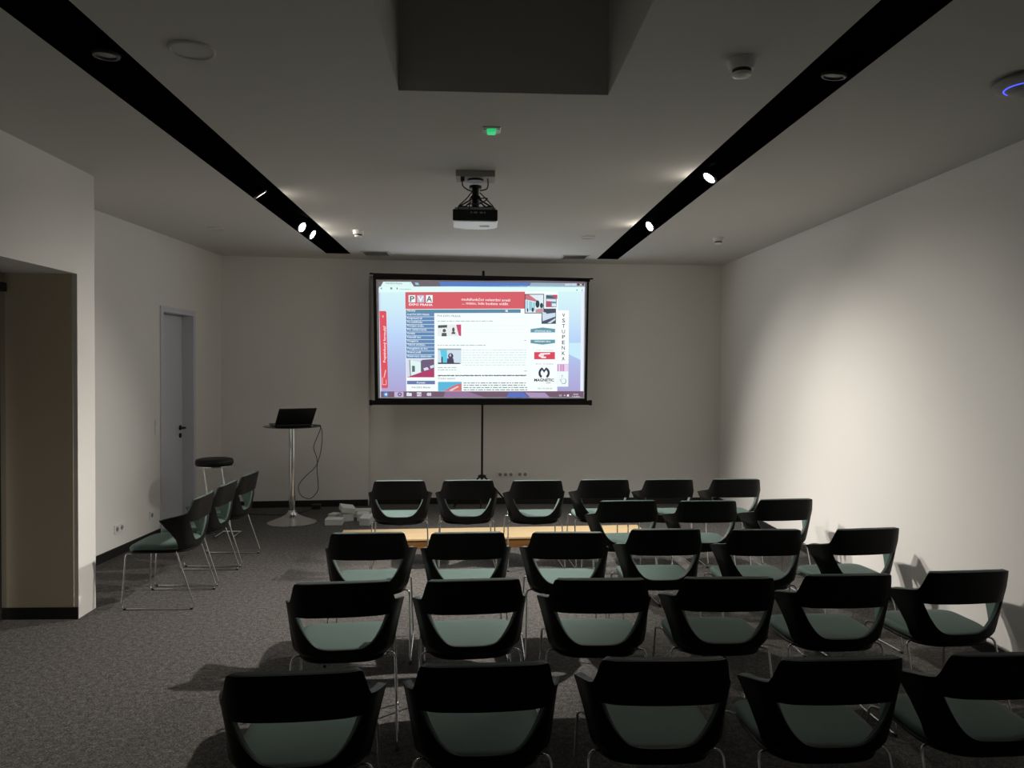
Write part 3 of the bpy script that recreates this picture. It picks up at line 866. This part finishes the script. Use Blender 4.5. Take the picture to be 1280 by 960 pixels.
rect('ticket_tab', 1045, 570, 1108, 650, G(240, 252, 253), 3)
hand = [(1070, 592), (1074, 588), (1078, 592), (1079, 606), (1092, 610), (1097, 616), (1096, 628), (1090, 636), (1074, 636), (1068, 624), (1060, 614), (1064, 610), (1071, 616)]
hin = [(1078 + (x - 1078) * 0.80, 614 + (y - 614) * 0.84) for x, y in hand]
poly_mesh('hand_icon', [[hand[k], hand[(k + 1) % len(hand)], hin[(k + 1) % len(hand)], hin[k]] for k in range(len(hand))], G(150, 160, 166), 4)
# red enquiry tab on the left edge
patch('enquiry_tab', [(100, 250), (132, 250), (136, 256), (140, 652), (134, 657), (106, 657)], G(224, 84, 96), 3)
words('enquiry_text', [('Poptávkový formulář', 129, 522, 13, 190, 90, 'LEFT'), ('<', 124, 286, 12, 12, 90, 'LEFT')], G(255, 240, 242), 4, 0.012)
poly_mesh('pen_icon', [[(110, 600), (113, 600), (113, 640), (110, 640)], [(110, 637), (132, 637), (132, 640), (110, 640)], [(129, 612), (132, 612), (132, 640), (129, 640)], [(118, 600), (126, 560), (131, 562), (122, 602)]], G(250, 200, 206), 4)
# taskbar
rect('taskbar', 102, 674, 1194, 706, G(118, 92, 112), 4)
patch('taskbar', [(440, 675), (560, 676), (650, 705), (430, 705)], G(150, 118, 158), 5)
patch('taskbar', [(780, 680), (860, 680), (890, 708), (770, 707)], G(92, 116, 196), 5)
patch('taskbar', [(870, 680), (980, 682), (1010, 709), (900, 708)], G(172, 150, 190), 5)
poly_mesh('start_button', [blob(128, 690, 13, 13)], G(86, 138, 206), 6)
poly_mesh('start_button', [[(122, 686), (134, 683), (134, 697), (122, 694)]], G(214, 232, 246), 7)
rect('taskbar_icon', 172, 676, 220, 704, G(196, 180, 214), 6)
poly_mesh('taskbar_icon', arc(200, 690, 5, 11, 0, 360, 20), G(110, 96, 130), 7)
poly_mesh('taskbar_icon', [[(236, 682), (244, 679), (250, 683), (263, 683), (263, 699), (236, 699)], [(290, 679, ), (313, 679), (313, 700), (290, 700)]], G(226, 230, 246), 6)
words('taskbar_icon', [('P3', 301, 696, 12, 18, 0, 'CENTER')], G(150, 90, 110), 7, 0.02)
poly_mesh('taskbar_icon', [blob(350, 690, 8, 9), blob(361, 690, 5, 10)], G(214, 214, 236), 6)
words('tray_text', [('CS', 1064, 700, 9, None, 0, 'CENTER'), ('10:41', 1150, 694, 8, 26, 0, 'CENTER'), ('7.10.2016', 1150, 706, 8, 42, 0, 'CENTER')], G(240, 240, 250), 6, 0.01)
poly_mesh('tray_icon', [[(1083, 698), (1088, 692), (1093, 698)], [(1101, 692), (1112, 690), (1112, 702), (1101, 702)]], G(236, 236, 248), 6)

# ------------------------------------------------------------------ projector under the ceiling
pj = thing('projector', 'white projector with dark rear hanging from the middle of the ceiling', 'projector', (-0.022, 5.26, 0))
link('mount_box', bx(-0.132, 0.132, -0.09, 0.09, H - 0.042, H - 0.0005, bev=0.003), mat('mount_paint', (0.42, 0.40, 0.36), 0.7), pj)
bm = NB(); cyl(bm, (0, 0, H - 0.055), 0.055, 0.013, 24); cyl(bm, (0, 0, 2.935), 0.042, 0.02, 20); cyl(bm, (0, 0, 2.885), 0.024, 0.06, 20); cyl(bm, (0, 0, 2.862), 0.045, 0.025, 20, 0.03)
cyl(bm, (0, 0, 2.80), 0.026, 0.07, 16)
link('mount_stem', bm, BLACKMETAL, pj, smooth=40)
bm = NB(); box(bm, -0.06, 0.06, -0.05, 0.05, 2.795, 2.805)
for sx, sy in ((-1, -1), (1, -1), (-1, 1), (1, 1)):
    tube(bm, [(sx * 0.03, sy * 0.03, 2.855), (sx * 0.105, sy * 0.085, 2.800), (sx * 0.108, sy * 0.088, 2.775)], 0.0055, 8)
    tube(bm, [(sx * 0.05, sy * 0.045, 2.80), (sx * 0.11, sy * 0.09, 2.798)], 0.007, 8)
link('mount_arm', bm, BLACKMETAL, pj, smooth=40)
for pts in ([(-0.085, -0.07, 2.985), (-0.085, -0.075, 2.94), (-0.05, -0.06, 2.915), (0.0, -0.05, 2.90)], [(0.082, -0.07, 2.99), (0.085, -0.075, 2.95), (0.075, -0.07, 2.92), (0.03, -0.05, 2.912)],
            [(-0.02, -0.045, 2.91), (-0.06, -0.08, 2.85), (-0.11, -0.13, 2.79), (-0.10, -0.15, 2.752)], [(0.03, -0.045, 2.90), (0.09, -0.09, 2.83), (0.12, -0.14, 2.78), (0.09, -0.15, 2.745)],
            [(0.02, -0.05, 2.86), (0.08, -0.10, 2.85), (0.03, -0.12, 2.81), (-0.035, -0.15, 2.80), (-0.035, -0.157, 2.745)]):
    link('projector_cable', tube(NB(), spline(pts, 6), 0.0042, 8), CABLE, pj, smooth=60)
link('cable_plug', bx(-0.10, -0.072, -0.085, -0.062, 2.965, H - 0.042, bev=0.003), BLACKPLAST, pj)
# body: rounded slab, bowed front, shallow underside
def proj_poly(g=0.0, y0=-0.155):
    pts = [(-0.150 - g, y0), (0.150 + g, y0)]
    for k in range(13):
        t = k / 12.0
        x = (0.150 + g) * math.cos(PI * t)
        pts.append((x, 0.075 + (0.075 + g) * math.sin(PI * t) ** 0.6))
    return pts
bm = NB(); prism(bm, proj_poly(), 2.688, 2.762)
bv = [e for e in bm.edges if abs(e.verts[0].co.z - e.verts[1].co.z) < 1e-6]
bmesh.ops.bevel(bm, geom=bv, offset=0.012, segments=3, affect='EDGES')
link('projector_body', bm, WHITEPLAST, pj, smooth=35)
bm = NB(); prism(bm, [(x * 0.9, y * 0.9) for x, y in proj_poly()], 2.762, 2.782)
link('top_cover', bm, GREYPLAST, pj)
link('rear_panel', bx(-0.148, 0.148, -0.163, -0.153, 2.690, 2.764, bev=0.003), BLACKPLAST, pj)
bm = NB()
for (a, b) in ((-0.03, -0.02), (-0.008, 0.014), (0.03, 0.05), (0.058, 0.068)): box(bm, a, b, -0.1645, -0.163, 2.738, 2.748)
link('connector', bm, GREYPLAST, pj)
link('rating_plate', bx(0.03, 0.095, 0.0, 0.05, 2.6868, 2.688), GREYPLAST, pj)
bm = NB(); cyl(bm, (0, 0, 0), 0.032, 0.02, 28, M=Matrix.Translation((0.07, 0.135, 2.725)) @ Matrix.Rotation(-PI / 2, 4, 'X'))
link('projector_lens', bm, TOPGLASS, pj, smooth=40)

# ------------------------------------------------------------------ things on the ceiling
def ceil_disc(x, y, r, label):
    t = thing('ceiling_speaker', label, 'speaker', (x, y, H), 0)
    link('speaker_rim', lathe(NB(), [(r * 0.88, -0.004), (r * 0.92, -0.012), (r, -0.008), (r * 1.01, -0.0002), (r * 0.88, -0.0002)], 48), CEIL, t, smooth=40)
    link('speaker_grille', lathe(NB(), [(0, -0.008), (r * 0.88, -0.006), (r * 0.88, -0.0005), (0, -0.0005)], 48), CEIL, t, smooth=40)
ceil_disc(-1.198, 3.29, 0.094, 'round flush ceiling disc between left slot and square shaft')
ceil_disc(-2.513, 7.51, 0.075, 'faint round flush ceiling disc near the far left wall')
ceil_disc(1.099, 7.695, 0.075, 'faint round flush ceiling disc far back, left of the right slot')

def detector(x, y, k, label, dark=True):
    t = thing('smoke_detector', label, 'smoke detector', (x, y, H), 0)
    link('detector_base', lathe(NB(), [(0, -0.0005), (0.056 * k, -0.0005), (0.056 * k, -0.012 * k), (0.049 * k, -0.042 * k), (0.0, -0.042 * k)], 36), WHITEPLAST, t, smooth=40)
    link('detector_vent', lathe(NB(), [(0, -0.042 * k), (0.038 * k, -0.042 * k), (0.038 * k, -0.055 * k), (0, -0.055 * k)], 36), BLACKPLAST, t, smooth=40)
    link('detector_cap', lathe(NB(), [(0, -0.055 * k), (0.039 * k, -0.055 * k), (0.036 * k, -0.066 * k), (0.02 * k, -0.072 * k), (0, -0.072 * k)], 36), WHITEPLAST, t, smooth=40)
detector(1.117, 3.255, 1.05, 'white smoke detector near camera, left of the right black slot')
detector(-1.161, 7.52, 0.95, 'small white detector beside the far end of left black slot')
detector(2.404, 7.63, 0.95, 'small white detector far back, right of the right black slot')

def vent(x, y, rz, label):
    t = thing('ceiling_vent', label, 'air vent', (x, y, H), rad(rz))
    bm = NB(); s = 0.155
    box(bm, -s, s, -s, -s + 0.02, -0.008, -0.0005); box(bm, -s, s, s - 0.02, s, -0.008, -0.0005)
    box(bm, -s, -s + 0.02, -s + 0.02, s - 0.02, -0.008, -0.0005); box(bm, s - 0.02, s, -s + 0.02, s - 0.02, -0.008, -0.0005)
    link('vent_frame', bm, GREYPLAST, t)
    link('vent_backing', bx(-s + 0.02, s - 0.02, -s + 0.02, s - 0.02, -0.002, -0.0005), BLACKSLOT, t)
    bm = NB()
    for k in range(9):
        yy = -0.12 + 0.03 * k
        box(bm, -s + 0.02, s - 0.02, -0.009, 0.009, -0.0008, 0.0008, M=Matrix.Translation((0, yy, -0.006)) @ Matrix.Rotation(rad(20), 4, 'X'))
    link('vent_slat', bm, GREYPLAST, t)
vent(-1.182, 9.0, 0, 'square slatted ceiling vent above the left end of the screen')
vent(1.14, 9.09, 0, 'square slatted ceiling vent above the right end of the screen')

ap = thing('wireless_access_point', 'round white ceiling access point with glowing blue ring', 'access point', (2.475, 3.39, H))
link('point_body', lathe(NB(), [(0, -0.0005), (0.12, -0.0005), (0.140, -0.012), (0.146, -0.022), (0.135, -0.034), (0.100, -0.041), (0.086, -0.0435), (0.076, -0.056), (0.05, -0.066), (0, -0.070)], 56), mat('point_white', (0.36, 0.36, 0.35), 0.6), ap, smooth=50)
link('status_ring', lathe(NB(), [(0.0955, -0.0405), (0.0945, -0.0440), (0.0915, -0.0450), (0.0885, -0.0420)], 56), BLUELED, ap, smooth=50)

ex = thing('emergency_indicator', 'small ceiling fitting with a glowing green lens before the projector', 'indicator light', (0.069, 4.28, H))
bm = NB(); s0 = 0.05
box(bm, -s0, s0, -s0, s0, -0.008, -0.0005, bev=0.002)
link('fitting_plate', bm, WHITEPLAST, ex)
link('green_lens', bx(-0.024, 0.024, -0.036, 0.036, -0.024, -0.008, bev=0.006), GREENLED, ex)
bm = NB(); box(bm, -0.045, -0.030, -0.03, 0.03, -0.012, -0.008); box(bm, 0.030, 0.045, -0.03, 0.03, -0.012, -0.008)
link('side_window', bm, mat('pale_lens', (0.5, 0.6, 0.55), 0.3), ex)

# ------------------------------------------------------------------ spotlights in the slots
def spotlight(x, y, aim, lit, label, power=0, size=70, blend=0.9, z=None, col=(1.0, 0.93, 0.845), grp='spotlights in the ceiling slots', soft=0.035):
    z = H - 0.016 if z is None else z
    d = Vector(aim) - Vector((x, y, z))
    t = thing('slot_spotlight', label, 'spotlight', (x, y, z), 0, grp)
    R = d.to_track_quat('-Z', 'Y').to_matrix().to_4x4()
    link('lamp_ring', lathe(NB(), [(0.041, -0.004), (0.043, -0.010), (0.053, -0.010), (0.056, -0.004), (0.056, 0.004), (0.041, 0.006)], 40, R), RING, t, smooth=40)
    link('lamp_lens', lathe(NB(), [(0, -0.002), (0.030, -0.003), (0.041, -0.004), (0.041, 0.000), (0, 0.004)], 40, R), LENS if lit else LENSOFF, t, smooth=40)
    link('lamp_can', lathe(NB(), [(0.040, 0.004), (0.038, 0.03), (0.026, 0.055), (0, 0.055)], 32, R), BLACKSLOT, t, smooth=40)
    if lit:
        L = bpy.data.lights.new('spot', 'SPOT'); L.energy = power; L.color = col
        L.spot_size = rad(size); L.spot_blend = blend; L.shadow_soft_size = soft
        o = bpy.data.objects.new('spot', L); COL.objects.link(o)
        o.matrix_world = Matrix.Translation(Vector((x, y, z)) + d.normalized() * 0.05) @ R
    return t
K = 1.0
spotlight(-1.655, 5.93, (0.35, 6.92, 0.15), True, 'lit spotlight in left slot, edge-on, nearest camera of three', 560 * K, 66, 1.0, soft=0.06)
spotlight(-1.655, 7.30, (3.1, 5.3, 0.25), True, 'lit spotlight in left slot, nearer one of the bright pair', 560 * K, 55, 1.0)
spotlight(-1.640, 7.69, (3.1, 6.9, 0.20), True, 'lit spotlight in left slot, farther one of the bright pair', 540 * K, 56, 1.0)
spotlight(1.568, 5.18, (-1.0, 4.75, 0.0), True, 'lit spotlight in right slot, nearer of the two bright ones', 520 * K, 72, 1.0)
spotlight(1.566, 6.98, (-2.6, 5.5, 0.50), True, 'lit spotlight in right slot, farther of the two bright ones', 370 * K, 58, 1.0)
# the light the projected picture throws back into the room
A = bpy.data.lights.new('screen_light', 'AREA'); A.shape = 'RECTANGLE'; A.size = 2.4; A.size_y = 1.3; A.energy = 9; A.color = (0.84, 0.93, 1.0)
ao = bpy.data.objects.new('screen_light', A); COL.objects.link(ao)
ao.location = (0.068, 9.21, 2.053); ao.rotation_euler = (PI / 2, 0, PI + rad(5.5)); ao.rotation_euler = (-PI / 2, 0, rad(5.5))
spotlight(-1.60, 3.40, (-1.60, 3.5, 0), False, 'unlit round spotlight in the near part of the left slot', z=H + 0.012)
spotlight(1.60, 3.43, (1.2, 3.8, 0), False, 'unlit round spotlight in the near part of the right slot', z=H + 0.012)

# ------------------------------------------------------------------ sockets and switches
def plate(name, label, cat, loc, rz, n, vertical=False, kind='socket', group=None, s=0.08):
    """faces local -y"""
    t = thing(name, label, cat, loc, rz, group)
    w_, h_ = (s, s * n) if vertical else (s * n, s)
    link('cover_plate', bx(-w_ / 2, w_ / 2, -0.009, 0, -h_ / 2, h_ / 2, bev=0.003), WHITEPLAST, t)
    for k in range(n):
        off = (k - (n - 1) / 2) * s
        cx, cz = (0, off) if vertical else (off, 0)
        if kind == 'socket':
            bm = NB(); cyl(bm, (0, 0, 0), 0.022, 0.002, 24, M=Matrix.Translation((cx, -0.009, cz)) @ Matrix.Rotation(PI / 2, 4, 'X'))
            sk = link('socket_well', bm, mat('socket_grey', (0.30, 0.30, 0.29), 0.6) if 'sg' not in SOCK else SOCK['sg'], t, smooth=40)
            SOCK.setdefault('sg', sk.data.materials[0])
            bm = NB()
            for q in (-0.009, 0.009): cyl(bm, (0, 0, 0), 0.004, 0.001, 10, M=Matrix.Translation((cx + q, -0.011, cz)) @ Matrix.Rotation(PI / 2, 4, 'X'))
            link('pin_hole', bm, BLACKPLAST, sk)
        else:
            link('rocker', bx(cx - 0.027, cx + 0.027, -0.014, -0.009, cz - 0.027, cz + 0.027, bev=0.002), WHITEPLAST, t)
    return t
SOCK = {}
RL = rad(90) - ang        # plates on the far left wall look along +x
def onleft(y, z): return (LX(y), y, z)
plate('wall_socket', 'white double socket low on left wall behind the nearest side chair', 'socket', onleft(7.075, 0.243), RL, 2)
plate('wall_socket', 'white single socket low on left wall just before the door', 'socket', onleft(7.67, 0.247), RL, 1)
plate('light_switch', 'white double light switch on the left wall beside the door', 'light switch', onleft(7.78, 1.10), RL, 2, True, 'switch')
plate('wall_socket', 'white triple socket low on back wall beside the tripod', 'socket', (0.36, YB, 0.372), 0, 3, s=0.068)
plate('wall_socket', 'white double socket low on back wall, right of the triple one', 'socket', (0.575, YB, 0.375), 0, 2, s=0.068)
